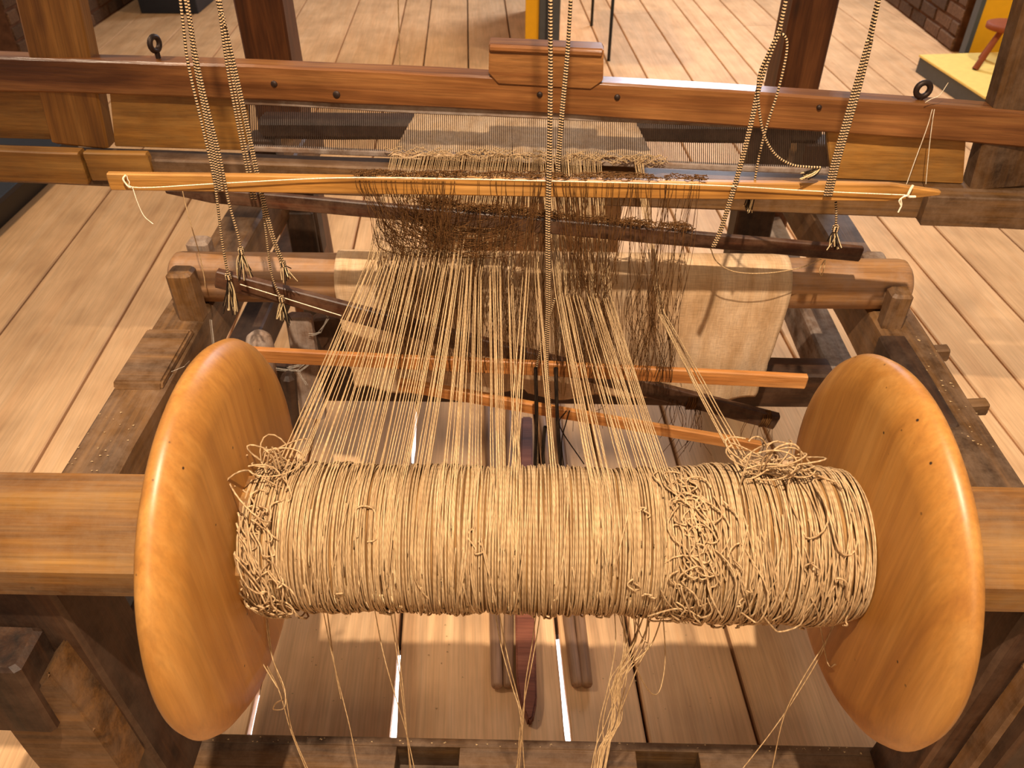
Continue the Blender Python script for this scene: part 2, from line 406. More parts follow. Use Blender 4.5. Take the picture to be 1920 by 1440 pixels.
# ================================================================ BACKGROUND THINGS
t = thing('display_plinth', 'dark grey boxy plinth with a blue top on the far floor, upper left', 'plinth', (-2.6, 6.4, 0))
boxes('plinth_body', [(-2.82, -2.40, 6.2, 6.7, .0, .42)], 'navy_paint', t, .006)
boxes('plinth_top', [(-2.78, -2.44, 6.18, 6.6, .42, .50)], 'blue_cover', t, .01)
t = thing('display_platform', 'low dark platform on the floor left of the loom', 'platform', (-2.6, 3.0, 0))
boxes('platform_deck', [(-3.2, -2.14, 2.2, 3.75, .10, .125)], 'navy_paint', t, .003)
boxes('platform_base', [(-3.18, -2.17, 2.23, 3.72, .0, .10)], 'black_metal', t, .003)
t = thing('partition_panel', 'tall yellow partition panel with a grey end post, top centre', 'partition', (.1, 5.0, 0))
p0 = atZ(1003, 118, 0)
boxes('yellow_panel', [(p0.x-.062, p0.x+.02, p0.y, p0.y+1.2, 0, 1.9)], 'yellow_paint', t, .003)
boxes('end_post', [(p0.x+.02, p0.x+.145, p0.y-.02, p0.y+.10, 0, 1.9)], 'grey_paint', t, .006)
boxes('post_groove', [(p0.x+.06, p0.x+.07, p0.y-.024, p0.y-.018, .0, 1.9)], 'navy_paint', t, 0)
t = thing('display_stand', 'thin black metal stand legs behind the loom, right of the yellow panel', 'stand', (.6, 5.5, 0))
for (u, v_) in ((1109, 48), (1141, 114)):
    q = atZ(u, v_, 0); lathe('leg', [(0, .012), (.01, .010), (1.0, .010)], q, (0, 0, 1), 'black_metal', t, 10)
qa = atZ(1109, 48, 0); qb = atZ(1141, 114, 0)
boxes('stand_top', [(min(qa.x, qb.x)-.02, max(qa.x, qb.x)+.3, qb.y-.05, qa.y+.05, 1.0, 1.03)], 'black_metal', t, .003)
t = thing('yellow_partition', 'broad yellow wall panel with a grey edge in the upper right corner', 'partition', (3.1, 5.3, 0))
boxes('panel', [(2.70, 3.9, 5.22, 5.27, 0, 2.2)], 'yellow_paint', t, .003)
boxes('edge_strip', [(2.672, 2.70, 5.21, 5.28, 0, 2.2)], 'grey_paint', t, .002)
t = thing('exhibit_platform', 'low platform with pale yellow top before the yellow wall, upper right', 'platform', (2.9, 4.8, 0))
c0 = atZ(1722, 106, .09); c1 = atZ(1845, 186, .09); d = (c1-c0); nrm = Vector((d.y, -d.x, 0)).normalized()*-1
if nrm.x < 0: nrm = -nrm
pts = [c0, c1, c1+nrm*1.2, c0+nrm*1.2]
extrude_poly('platform_deck', pts, (0, 0, 1), .012, 'pale_yellow', t, .002)
extrude_poly('platform_side', [p-Vector((0, 0, .09)) for p in (c0+nrm*.01, c1+nrm*.01, c1+nrm*1.2, c0+nrm*1.2)], (0, 0, 1), .088, 'grey_paint', t, .001)
t = thing('wooden_stool', 'small reddish three-legged stool on the pale yellow platform', 'stool', atZ(1868, 130, .1))
zt = .1
f0 = atZ(1828, 130, zt+.004); s0 = atZ(1858, 92, .30)*1; s0 = Vector((f0.x+.10, f0.y+.05, .30))
for dx, dy in ((0, 0), (.25, -.02), (.12, .2)):
    tube('leg', [f0+Vector((dx, dy, 0)), s0+Vector((dx*.4, dy*.4, 0))], .018, 'red_cloth', t, 8, r1=.014)
lathe('seat', [(0, .10), (.004, .115), (.028, .115), (.034, .10)], s0+Vector((.05, .04, -.005)), (0, 0, 1), 'red_cloth', t, 24)
q = atZ(5, 100, 0)
t = thing('blue_covered_box', 'box under a blue cover at the far left edge by the brick wall', 'box', q)
boxes('box_body', [(q.x-.4, q.x+.02, q.y-.3, q.y+.1, 0, .22)], 'navy_paint', t, .01)
boxes('cover', [(q.x-.41, q.x+.03, q.y-.31, q.y+.11, .20, .235)], 'blue_cover', t, .012)
# ================================================================ LOOM FRAME
LF = thing('loom_frame', 'heavy old timber frame of a hand loom standing on the floorboards', 'loom frame', (0, 1.3, 0))
RZ = .695
def P3(x, y, z): return Vector((x, y, z))
# side rails on top
beam('side_rail', P3(-.684, .77, RZ-.055), P3(-.684, 2.42, RZ-.055), .094, .11, 'old_beam', LF, segs=26, jit=.002, bev=.007)
beam('side_rail', P3(.731, .77, RZ-.055), P3(.731, 2.42, RZ-.055), .088, .11, 'old_beam', LF, segs=26, jit=.002, bev=.007)
# raised lap block on the left rail and the step on the right rail
extrude_poly('lap_block', [P3(-.728, 1.09, RZ-.004), P3(-.728, 1.10, RZ+.012), P3(-.728, 1.26, RZ+.012), P3(-.728, 1.275, RZ-.004)], (1, 0, 0), .088, 'old_beam', LF, .004)
beam('lap_board', P3(.70, 1.02, RZ-.03), P3(.70, 1.28, RZ-.03), .05, .072, 'dark_beam', LF, bev=.004)
# lower side rails
beam('lower_side_rail', P3(-.69, .62, .40), P3(-.69, 2.30, .40), .07, .10, 'dark_beam', LF, segs=14, bev=.005)
beam('lower_side_rail', P3(.735, .62, .40), P3(.735, 2.30, .40), .07, .10, 'grey_beam', LF, segs=14, bev=.005)
# far posts rise above the beater
for (uL, uR, vv, mat, top) in ((455, 550, 115, 'dark_beam', 2.05), (1450, 1540, 170, 'dark_beam', 2.05)):
    a = atY(uL, vv, 2.25); b = atY(uR, vv, 2.25)
    beam('far_post', P3((a.x+b.x)/2, 2.31, 0), P3((a.x+b.x)/2, 2.31, top), b.x-a.x-.01, .12, 'post_wood', LF, up=(0, 1, 0), segs=16, bev=.006, jit=.002)
# inner far struts seen under the beater
beam('strut', atY(585, 470, 2.0), atY(562, 340, 2.0), .075, .06, 'dark_beam', LF, up=(0, 1, 0), bev=.004)
beam('strut', P3(-.61, 1.98, 0), P3(-.61, 1.98, .60), .075, .06, 'dark_beam', LF, up=(0, 1, 0), bev=.004)
beam('strut', P3(.60, 1.98, 0), P3(.60, 1.98, .86), .10, .07, 'dark_beam', LF, up=(0, 1, 0), bev=.004)
# near posts carry the warp beam
def lean(u0, v0, u1, v1, Y, z):
    a = atY(u0, v0, Y); b = atY(u1, v1, Y); k = (z-a.z)/(b.z-a.z); return a+(b-a)*k
beam('near_post', lean(161, 1220, 277, 1400, .69, 0), lean(161, 1220, 277, 1400, .69, RZ+.045), .122, .115, 'dark_beam', LF, up=(0, 1, 0), segs=12, bev=.006, jit=.002)
beam('near_post', lean(1848, 1275, 1733, 1440, .69, 0), lean(1848, 1275, 1733, 1440, .69, RZ+.045), .122, .115, 'dark_beam', LF, up=(0, 1, 0), segs=12, bev=.006, jit=.002)
# outer side members with wedged tenons, low left and low right
beam('side_brace', lean(-75, 1140, 22, 1290, .60, .50), lean(-75, 1140, 22, 1290, .60, .66), .12, .07, 'dark_beam', LF, up=(0, 1, 0), bev=.006)
beam('side_brace', lean(1985, 1330, 1880, 1460, .60, .02), lean(1985, 1330, 1880, 1460, .60, .62), .12, .07, 'dark_beam', LF, up=(0, 1, 0), bev=.006)
extrude_poly('wedge', [atY(88, 1262, .58), atY(180, 1372, .58), atY(250, 1470, .58), atY(95, 1470, .58), atY(52, 1420, .58), atY(0, 1352, .58), atY(28, 1342, .58)], (0, 1, 0), .07, 'old_beam', LF, .005)
beam('wedge', atY(1945, 1262, .61), atY(1790, 1470, .61), .022, .04, 'old_beam', LF, up=(0, 1, 0), bev=.006)
# cross beams
xb0, xb1 = -.72, .76
beam('cross_beam', P3(-.66, 1.50, .405), P3(.71, 1.50, .405), .07, .10, 'dark_beam', LF, segs=14, bev=.005)
beam('breast_beam', P3(-.68, 2.0, RZ+.124), P3(.73, 2.0, RZ+.124), .07, .052, 'dark_beam', LF, segs=14, bev=.012)
0 and beam('far_cross_beam', P3(-.68, 2.25, .30), P3(.73, 2.25, .30), .07, .10, 'dark_beam', LF, segs=14, bev=.005)
# breast beam stands on brackets of the rails
for x in (-.68, .73): beam('bracket', P3(x, 2.0, RZ-.02), P3(x, 2.0, RZ+.10), .07, .07, 'dark_beam', LF, up=(0, 1, 0), bev=.004)
# low near cross beam with two mortises
y1_ = atZ(960, 1387, .15).y
ms = [(Xat(744, y1_-.02, .15), Xat(862, y1_-.02, .15)), (Xat(1192, y1_-.02, .15), Xat(1310, y1_-.02, .15))]
zb, zt_ = .03, .15
boxes('lower_cross_beam', [(-.64, .745, y1_-.016, y1_, zb, zt_), (-.64, .745, y1_-.12, y1_-.058, zb, zt_), (-.64, ms[0][0], y1_-.058, y1_-.016, zb, zt_-.0005), (ms[0][1], ms[1][0], y1_-.058, y1_-.016, zb, zt_-.0005), (ms[1][1], .745, y1_-.058, y1_-.016, zb, zt_-.0005), (-.64, .745, y1_-.058, y1_-.016, zb, zb+.05)], 'old_beam', LF, .0008)
# pegs holding the cloth roller
def peg(u, v_, Y, w, h, mat, parent, dz=.0, rot=.0):
    p = atY(u, v_, Y); 
    return beam('holding_peg', P3(p.x, Y, RZ-.01), P3(p.x+rot, Y, p.z+dz), w, h, mat, parent, up=(0, 1, 0), bev=.006)
peg(337, 506, 1.325, .048, .04, 'old_beam', LF); peg(1690, 545, 1.325, .040, .04, 'old_beam', LF)
peg(372, 448, 1.485, .045, .04, 'grey_beam', LF); peg(1642, 478, 1.485, .045, .04, 'grey_beam', LF)
# small pegs through the outer side of the right rail
for (u, v_, s) in ((1764, 662, .9), (1836, 764, 1.0)):
    p = atZ(u, v_, RZ-.02)
    beam('peg', P3(.76, p.y, RZ-.022), P3(p.x+.012, p.y, RZ-.018), .022, .028, 'old_beam', LF, bev=.003)
# round topped post end at the left edge and pawl under the roller
lathe('round_post', [(0, .06), (.20, .06), (.235, .054), (.255, .038), (.262, .012)], atY(-42, 985, .86)*1-Vector((0, 0, .12)), (0, 0, 1), 'dark_beam', LF, 28)
p = atY(483, 640, 1.30)
lathe('round_pawl', [(0, .028), (.16, .028), (.178, .024), (.188, .014), (.19, .004)], atY(500, 760, 1.30), (atY(478, 572, 1.30)-atY(500, 760, 1.30)), 'grey_beam', LF, 24)
beam('pawl_board', atY(590, 780, 1.42), atY(560, 590, 1.42), .055, .03, 'grey_beam', LF, up=(0, 1, 0), bev=.005)
beam('pawl_board', atY(650, 700, 1.46), atY(612, 590, 1.46), .07, .03, 'dark_beam', LF, up=(0, 1, 0), bev=.005)
beam('hanging_block', atY(548, 812, 1.20), atY(540, 700, 1.20), .028, .03, 'dark_beam', LF, up=(0, 1, 0), bev=.008)
# ================================================================ WARP BEAM: octagonal shaft, two discs, winding
YC, ZC, RS = .703, .771, .0955
WB = thing('warp_beam', 'warp beam with two large honey-coloured wooden discs and tan linen yarn wound between them', 'warp beam', (0, YC, ZC))
oct_ = .081
prof = []
for x in (-1.25, -1.246, -.9, -.3, .3, .9, 1.246, 1.25):
    s = .95 if abs(x) == 1.25 else 1
    prof.append((x, oct_*s))
hs_, ch_ = .0765, .031
sec = [(hs_, -hs_+ch_), (hs_, hs_-ch_), (hs_-ch_, hs_), (-hs_+ch_, hs_), (-hs_, hs_-ch_), (-hs_, -hs_+ch_), (-hs_+ch_, -hs_), (hs_-ch_, -hs_)]
q45 = math.radians(46)
ringsv = [[(x, (-a*math.cos(q45)-b*math.sin(q45))*r_/oct_, (a*math.sin(q45)-b*math.cos(q45))*r_/oct_) for a, b in sec] for x, r_ in prof]
v, f = loft(ringsv); mesh('shaft', v, f, 'shaft_wood', WB, M=Matrix.Translation((.03, YC, ZC)))
def disc(xin, sgn, Rd, yc, zc, skew=0):
    T = .050*(1.0 if sgn > 0 else 1); prof = [(0, .03), (0, Rd-.05), (.003, Rd-.034), (.010, Rd-.016), (.020, Rd-.004), (.029, Rd), (T-.012, Rd-.004), (T-.004, Rd-.018), (T, Rd-.04), (T, .03)]
    # local: t grows away from the yarn
    seg = 96; rings = []
    for tt, r_ in prof:
        ring = []
        for j in range(seg):
            a = 2*math.pi*j/seg; n = 1+.004*noise.noise(Vector((math.cos(a)*2, math.sin(a)*2, sgn)))
            ring.append((sgn*tt-skew*r_*math.cos(a), r_*n*math.cos(a), r_*n*math.sin(a)))
        rings.append(ring)
    v, f = loft(rings)
    if sgn < 0: f = [tuple(reversed(q)) for q in f]
    return mesh('disc', v, f, 'disc_wood', WB, smooth=True, M=Matrix.Translation((xin, yc, zc)))
XL, XR = -.352, .420
disc(XL, -1, .252, YC-.005, ZC+.012); disc(XR+.001, 1, .248, YC, ZC+.001, .035)
def Rx(x):
    t_ = (x-XL)/(XR-XL)
    r_ = RS + .004*noise.noise(Vector((x*14, 0, 0)))
    if t_ > .70: r_ += .006*math.sin(min(1, (t_-.70)/.14)*math.pi/2)
    if t_ > .93: r_ -= .007*((t_-.93)/.07)**1.5
    if t_ < .03: r_ -= .012*(1-t_/.03)
    return r_
def cyl(x, th, dr=0): 
    r_ = Rx(x)+dr; return P3(x, YC-r_*math.cos(th), ZC+r_*math.sin(th))
# core
prof = [(x, Rx(x)-.0035) for x in [XL+.001+(XR-XL+.008)*i/60 for i in range(61)]]
rings = [[(x, r_*math.cos(2*math.pi*j/48), r_*math.sin(2*math.pi*j/48)) for j in range(48)] for x, r_ in prof]
v, f = loft(rings); mesh('yarn_core', v, f, 'yarn_core', WB, smooth=True, M=Matrix.Translation((0, YC, ZC)))
tw = Tubes(); x = XL+.004
while x < XR+.006:
    a = R(-.0018, .0018); ph = R(0, 6.28); dr = R(-.002, .0012); a2 = R(-.0012, .0012)
    if x < XL+.055 or x > XR-.16: a *= 2.2
    pts = [cyl(min(XR+.007, max(XL+.003, x+a*math.sin(2*math.pi*j/40+ph)+a2*math.sin(6*math.pi*j/40))), 2*math.pi*j/40, dr) for j in range(40)]
    tw.add(pts, .00135+R(-.0002, .0002), 4, closed=True); x += .00265
tag(tw.build('yarn_winding', 'linen_yarn', WB), kind='stuff')
# crossing strands over the winding
tw = Tubes()
for i in range(210):
    x = R(XL+.07, XR-.01)
    if i % 3 == 0: x = R(.20, XR-.02)
    a0 = R(-1.9, .6); a1 = a0+R(.5, 2.2); sl = R(-.02, .02)*(1.5 if x > .18 else 1); dr = R(.0012, .0035); bow = R(-.006, .006)
    pts = []
    for k in range(14):
        q = k/13; xx = min(XR-.005, max(XL+.062 if x < .2 else -1, x+sl*(q-.5)+bow*math.sin(q*math.pi)))
        pts.append(cyl(xx, a0+(a1-a0)*q, dr*math.sin(q*math.pi)**.5+.0004))
    tw.add(pts, .00125, 4)
# slack loops near 3/4 and at both ends
def slack(n, x0, x1, a0, a1, lift, size=(.012, .04)):
    for i in range(n):
        x = R(x0, x1); a = R(a0, a1); sz = R(*size); ph = R(0, 6.28); ecc = R(.3, .8); rot = R(0, 3.14)
        pts = []
        L_ = R(2.5, 6.0)
        for k in range(18):
            q = ph+L_*k/17; lx = math.cos(q)*sz*ecc; la = math.sin(q)*sz
            dx = lx*math.cos(rot*.4)-la*math.sin(rot*.4)*.4; da = la
            pts.append(cyl(min(XR-.004, max(XL+.004, x+dx+.003*math.sin(k))), a+da/RS, .001+lift*(.5+.5*math.sin(q*1.7+i))))
        tw.add(pts, .0013, 4)
slack(48, .178, .222, -1.1, 1.7, .007)
slack(42, XL+.005, XL+.058, -1.2, 1.8, .010, (.015, .05))
slack(9, .235, XR-.03, -.2, 1.9, .012, (.02, .05))
slack(8, .16, XR-.01, -1.4, -.5, .006, (.01, .03))
slack(12, -.25, .16, -1.35, 1.6, .004, (.008, .022))
tag(tw.build('crossing_yarn', 'linen_yarn', WB), kind='stuff')
# loose puff at the upper right and upper left of the winding
tw = Tubes()
def puff(n, u, v_, Y, su, sv):
    for i in range(n):
        c = atY(u+R(-su, su), v_+R(-sv, sv), Y+R(-.03, .03)); s = R(.012, .035); a = R(0, 6.28); L_ = R(2, 5)
        A = Vector((R(-1, 1), R(-.6, .6), R(-.5, .5))).normalized(); B = Vector((R(-.6, .6), R(-1, 1), R(-.5, .8))).normalized()
        tw.add([c+A*(s*1.5*math.cos(a+L_*k/14))+B*(s*math.sin(a+L_*k/14)) for k in range(15)], .0012, 4)
puff(20, 1462, 868, .74, 55, 14); puff(12, 505, 868, .745, 22, 10); puff(8, 455, 925, .70, 15, 15)
for (pts_) in ([(1430, 880), (1450, 845), (1480, 832), (1500, 845), (1503, 885)], [(1420, 890), (1440, 850), (1490, 840), (1520, 870)], [(1395, 880), (1440, 870), (1500, 880), (1560, 905), (1580, 940)], [(500, 880), (505, 850), (520, 842), (530, 870)], [(495, 842), (512, 858), (520, 885)], [(510, 838), (518, 855), (525, 880)]):
    tw.add(smooth_path([atY(u, v_, .72) for u, v_ in pts_]), .0014, 5)
tag(tw.build('loose_yarn', 'linen_yarn', WB), kind='stuff')
# ---- warp threads: spool front -> over the top -> heddle eye -> reed
YE = 1.21; YR = 1.64
bund = [((690, 720), (506, 560), 485, 11), ((722, 752), (565, 640), 482, 10), ((755, 792), (645, 700), 480, 10), ((796, 846), (702, 762), 484, 13),
        ((850, 866), (775, 805), 478, 7), ((868, 886), (826, 866), 500, 9), ((888, 904), (872, 906), 520, 6), ((915, 940), (922, 952), 505, 8), ((950, 962), (962, 980), 520, 4),
        ((982, 995), (950, 972), 500, 4), ((1003, 1012), (1030, 1048), 520, 3), ((1040, 1066), (1104, 1146), 548, 14), ((1072, 1088), (1166, 1196), 552, 7),
        ((1098, 1118), (1205, 1240), 550, 8), ((1128, 1150), (1236, 1262), 556, 7), ((1236, 1246), (1388, 1424), 590, 8)]
ntw = 0; NT = sum(b[3] for b in bund)
for (t0, t1), (b0, b1), vt, n in bund:
    for i in range(n):
        q = (i+.5)/n; ut = t0+(t1-t0)*q+R(-2, 2); ub = b0+(b1-b0)*q+R(-3, 3)
        eye = atY(ut, vt+R(-6, 6), YE+R(-.015, .02))
        # tangent point of the winding towards the eye
        dy = eye.y-YC; dz = eye.z-ZC; dd = math.hypot(dy, dz); ang = math.atan2(dz, -dy)-math.acos(min(1, RS/dd))
        xt = Xat(ub, YC+.01, ZC+RS)
        xt = min(XR-.01, max(XL+.01, xt))
        tp = cyl(xt, ang, .0015); xd = (eye.x-tp.x)*.04
        front = [cyl(xt-xd*k/10, ang-(ang+R(.2, 1.5))*k/10, .0016) for k in range(10, 0, -1)]
        sag = R(0, .006); mid = [tp.lerp(eye, k/6)+Vector((R(-.0006, .0006), 0, -sag*math.sin(math.pi*k/6)+R(-.0005, .0005))) for k in range(7)]
        reed = atY((733+(1125-733)*ntw/(NT-9)+R(-1, 1)) if ntw < NT-8 else 1186+R(0, 18), 292, YR-.012)
        pts = front+mid+[eye.lerp(reed, .5)+Vector((0, 0, R(-.004, .004))), reed]
        Tubes().add(pts, .00085+R(-.0001, .00015), 4).build('warp_thread', 'warp_yarn', WB)
        ntw += 1
# tails hanging below the winding
tails = [[(468, 1150), (480, 1200), (520, 1290), (545, 1370), (575, 1445)], [(500, 1155), (512, 1230), (535, 1300), (548, 1370), (578, 1445)], [(495, 1150), (508, 1220), (530, 1280), (536, 1305), (532, 1328), (512, 1330), (518, 1318), (530, 1312)],
         [(476, 1150), (470, 1190), (492, 1240), (520, 1290)], [(603, 1165), (622, 1225), (642, 1310), (656, 1370), (672, 1445)], [(612, 1150), (625, 1240), (640, 1310)],
         [(700, 1155), (716, 1215), (738, 1290), (760, 1370), (778, 1445)], [(730, 1155), (742, 1210), (752, 1290), (762, 1370), (772, 1445)], [(738, 1150), (748, 1230), (757, 1310), (770, 1445)],
         [(925, 1150), (940, 1210), (960, 1290), (976, 1340), (984, 1445)], [(932, 1150), (950, 1225), (972, 1310), (978, 1360), (966, 1445)], [(1016, 1150), (1003, 1220), (985, 1310), (976, 1370), (970, 1445)], [(1008, 1150), (998, 1210), (985, 1280), (980, 1350), (974, 1445)],
         [(1580, 1140), (1548, 1205), (1505, 1275), (1470, 1345), (1448, 1445)], [(1572, 1150), (1540, 1225), (1490, 1310), (1440, 1380), (1388, 1445)], [(1530, 1238), (1550, 1242), (1568, 1246)]]
for i in range(16):
    a = R(1148, 1235); e = R(1108, 1135); m1 = R(1160, 1200)
    tails.append([(a, 1150+R(-5, 10)), ((a+m1)/2+R(-12, 12), 1210+R(-10, 10)), (m1*.6+e*.4+R(-12, 12), 1280), (R(1125, 1165), 1350), (e+8, 1400), (e, 1445)])
tails += [[(1240, 1160), (1247, 1230), (1240, 1290), (1225, 1302), (1205, 1280), (1190, 1240)], [(1180, 1180), (1200, 1190), (1215, 1215), (1178, 1250), (1165, 1290)], [(1248, 1170), (1225, 1200), (1200, 1240), (1165, 1330)]]
for tl in tails:
    pts = [atY(u+R(-1.5, 1.5), v_, .655-.02*k) if k else cyl(Xat(u, .68, ZC-RS*.95), -1.25, .001) for k, (u, v_) in enumerate(tl)]
    tube('hanging_thread', pts, .0009, 'warp_yarn', WB, 4, 5)
# ================================================================ CLOTH ROLLER
RY, RR = 1.402, .0505; RZc = RZ+.043
CR = thing('cloth_roller', 'round wooden cloth roller resting between pegs on the side rails', 'roller', (0, RY, RZc))
xa = atY(314, 515, RY-.03).x; xb = atY(1708, 545, RY-.03).x
lathe('roller', [(0, RR-.012), (.008, RR-.002), (.02, RR), (xb-xa-.02, RR), (xb-xa-.008, RR-.002), (xb-xa, RR-.012)], P3(xa, RY, RZc), (1, 0, 0), 'roller_wood', CR, 40)
# cloth over the roller
xc0 = atY(632, 478, RY).x; xc1 = atY(1478, 492, RY).x
CL = []
nu, nv = 110, 60
def clothpt(i, j):
    x = xc0+(xc1-xc0)*i/nu; s = j/nv
    r_ = RR+.006
    if j < 18: a = math.radians(200-200*j/18); y = RY-r_*math.cos(math.pi-a)*-1; y = RY+r_*math.cos(a)*-1*-1; z = RZc+r_*math.sin(a); y = RY-r_*math.cos(math.radians(-20+200*(18-j)/18))
    if j < 18:
        th = math.radians(180-180*j/18); y = RY-r_*math.cos(th); z = RZc+r_*math.sin(th)
    else:
        q = (j-18)/(nv-18); y = RY-r_-.012*q; z = RZc-.245*q
    q = max(0, (j-18)/(nv-18))
    x = x - (.022*q**1.5 if i > nu*.5 else -.012*q)*abs(i/nu-.5)*2 + .006*q*noise.noise(Vector((0, q*9, i > nu*.5)))
    y += q*.010*math.sin(x*38+2*q)+q*.008*noise.noise(Vector((x*16, q*2, 1)))+.0016*noise.noise(Vector((x*60, z*20, 3)))
    z += q*(.012*noise.noise(Vector((x*5, 0, 4)))+(.01 if x < 0 else 0))
    return P3(x, y, z)
v = [clothpt(i, j) for j in range(nv+1) for i in range(nu+1)]
f = [(j*(nu+1)+i, j*(nu+1)+i+1, (j+1)*(nu+1)+i+1, (j+1)*(nu+1)+i) for j in range(nv) for i in range(nu)]
cl = mesh('hanging_cloth', v, f, 'linen_cloth', CR, smooth=True)
so = cl.modifiers.new('thick', 'SOLIDIFY'); so.thickness = .0018; so.offset = 0
# ================================================================ BEATER (batten) with reed
def yb(u): return 1.70-.14*u/1920
BT = thing('beater', 'swinging beater of the loom: reddish rails, boards and a fine wire reed', 'beater', (0, 1.64, .9))
def B(u, v_, dy=0): return atY(u, v_, yb(u)+dy)
def railp(name, uv0, uv1, w, h, mat, dy=0, **k):
    return beam(name, B(*uv0, dy), B(*uv1, dy), w, h, mat, BT, **k)
railp('top_rail', (-160, 130), (2080, 250), .045, .070, 'red_rail', .022, bow=.020, segs=26, bev=.004)
railp('bottom_rail', (-160, 300), (2080, 384), .055, .070, 'old_beam', .026, segs=26, bev=.004)
# end blocks nailed to the front of the bottom rail
railp('end_block', (-160, 300), (163, 312), .03, .074, 'board_wood', -.008, bev=.003)
railp('end_block', (166, 309), (286, 312), .02, .066, 'board_wood', -.006, bev=.003)
railp('end_block', (1728, 388), (2080, 402), .04, .068, 'old_beam', -.010, bev=.003)
# swords
beam('sword', B(158, 268, .03), B(85, -60, .03), .125, .045, 'sword_wood', BT, up=(0, 1, 0), segs=12, bev=.004)
beam('sword', B(1868, 345, .03), B(1995, -60, .03), .125, .045, 'old_beam', BT, up=(0, 1, 0), segs=12, bev=.004)
# boards filling the ends
def quad_board(name, c, th, mat, dy):
    pts = [B(u, v_, dy) for u, v_ in c]
    return extrude_poly(name, pts, (0, 1, 0), th, mat, BT, .002)
quad_board('side_board', [(-160, 158), (86, 168), (96, 262), (-160, 255)], .018, 'board_wood', .02)
quad_board('side_board', [(205, 172), (462, 183), (470, 283), (215, 275)], .018, 'board_wood', .02)
quad_board('side_board', [(1548, 238), (1812, 256), (1806, 345), (1560, 335)], .018, 'board_wood', .02)
# grip block in the middle of the top rail
quad_board('hand_grip', [(917, 82), (1132, 92), (1131, 152), (1108, 168), (934, 158), (916, 138)], .045, 'red_rail', -.008)
railp('grip_moulding', (918, 84), (1132, 94), .052, .014, 'red_rail', .012, bev=.004)
# reed
railp('reed_baulk', (455, 186), (1555, 236), .012, .020, 'grey_beam', .014, segs=12, bev=.002)
railp('reed_baulk', (460, 277), (1555, 320), .014, .012, 'grey_beam', .016, segs=12, bev=.002)
nd = 285; v = []; f = []
for i in range(nd):
    u = 468+(1548-468)*i/(nd-1); a = B(u, 186+50*(u-455)/1100, .014); b = B(u+2*(1 if u < 960 else -.5), 279+43*(u-460)/1095, .014); w_ = .00055
    k = len(v)
    for p in (a, b):
        for dx, dy in ((-w_, -.002), (w_, -.002), (w_, .002), (-w_, .002)): v.append(p+Vector((dx, dy, 0)))
    f += [(k+j, k+(j+1) % 4, k+4+(j+1) % 4, k+4+j) for j in range(4)]
tag(mesh('reed_dents', v, f, 'iron', BT), kind='stuff')
# second row of pale dents under the right part
for (u, v_, r_) in ((515, 156, .007), (1012, 176, .006), (1157, 181, .006), (1535, 200, .005), (632, 176, .008)):
    c = B(u, v_, .0); lathe('nail_head', [(0, r_*.8), (.002, r_), (.010, r_)], c+Vector((0, -.007, 0)), (0, 1, 0), 'iron', BT, 12)
# eye hooks
def eye(u, v_, tilt):
    c = B(u, v_, .024); e = thing('x', None, None) if False else None
    tb_ = Tubes(); rr = .0135; ax = Vector((math.cos(tilt), math.sin(tilt), 0))
    tb_.add([c+ax*(rr*math.cos(a))+Vector((0, 0, rr*math.sin(a))) for a in [2*math.pi*k/20 for k in range(20)]], .0058, 8, closed=True)
    tb_.add([c-Vector((0, 0, rr)), c-Vector((0, 0, rr+.024))], .0055, 8)
    return tb_.build('eye_bolt', 'iron', BT)
eye(1731, 168, .1); eye(290, 82, 1.25)
# ================================================================ HEDDLE SHAFTS
def shaft(label, Yp, top, bot, mt, mb, wt=.029, wb=.03, tips=(0, .02)):
    s = thing('heddle_shaft', label, 'heddle shaft', (0, Yp, .85))
    a, b = atY(*top[0], Yp), atY(*top[1], Yp); beam('top_slat', a, b, .012, wt, mt, s, segs=16, bev=.002, jit=.0006, tip0=tips[0], tip1=tips[1])
    if bot:
        a2, b2 = atY(*bot[0], Yp), atY(*bot[1], Yp); beam('bottom_slat', a2, b2, .012, wb, mb, s, segs=16, bev=.002, jit=.0006)
    return s
S1 = shaft('nearest heddle shaft with a light orange top slat and brown string heddles', 1.20, ((205, 339), (1762, 361)), ((421, 661), (1512, 715)), 'orange_slat', 'pale_slat')
S2 = shaft('second heddle shaft, its dark top slat sloping down to the right behind the orange one', 1.31, ((312, 358), (1615, 476)), None, 'dark_slat', 'dark_slat', .028, tips=(.03, 0))
beam('bottom_slat', atY(745, 720, 1.235), atY(1425, 838, 1.235), .014, .025, 'pale_slat', S2, bev=.002)
S3 = thing('heddle_stick', 'dusty dark stick hanging askew in front of the cloth roller, lowest at right', 'heddle stick', (0, 1.27, .8))
beam('stick', atY(405, 520, 1.268), atY(1456, 790, 1.268), .014, .037, 'dark_slat', S3, segs=16, bev=.002)
for u, v_ in ((1296, 752), (1434, 785)):
    tb_ = Tubes(); c = atY(u, v_, 1.268)
    for k in range(5): tb_.add([c+Vector((.006*(k-2)*.7+.002*math.sin(a*3), .010*math.cos(a), .020*math.sin(a))) for a in [2*math.pi*j/14 for j in range(14)]], .002, 5, closed=True)
    tb_.build('string_binding', 'heddle_string', S3)
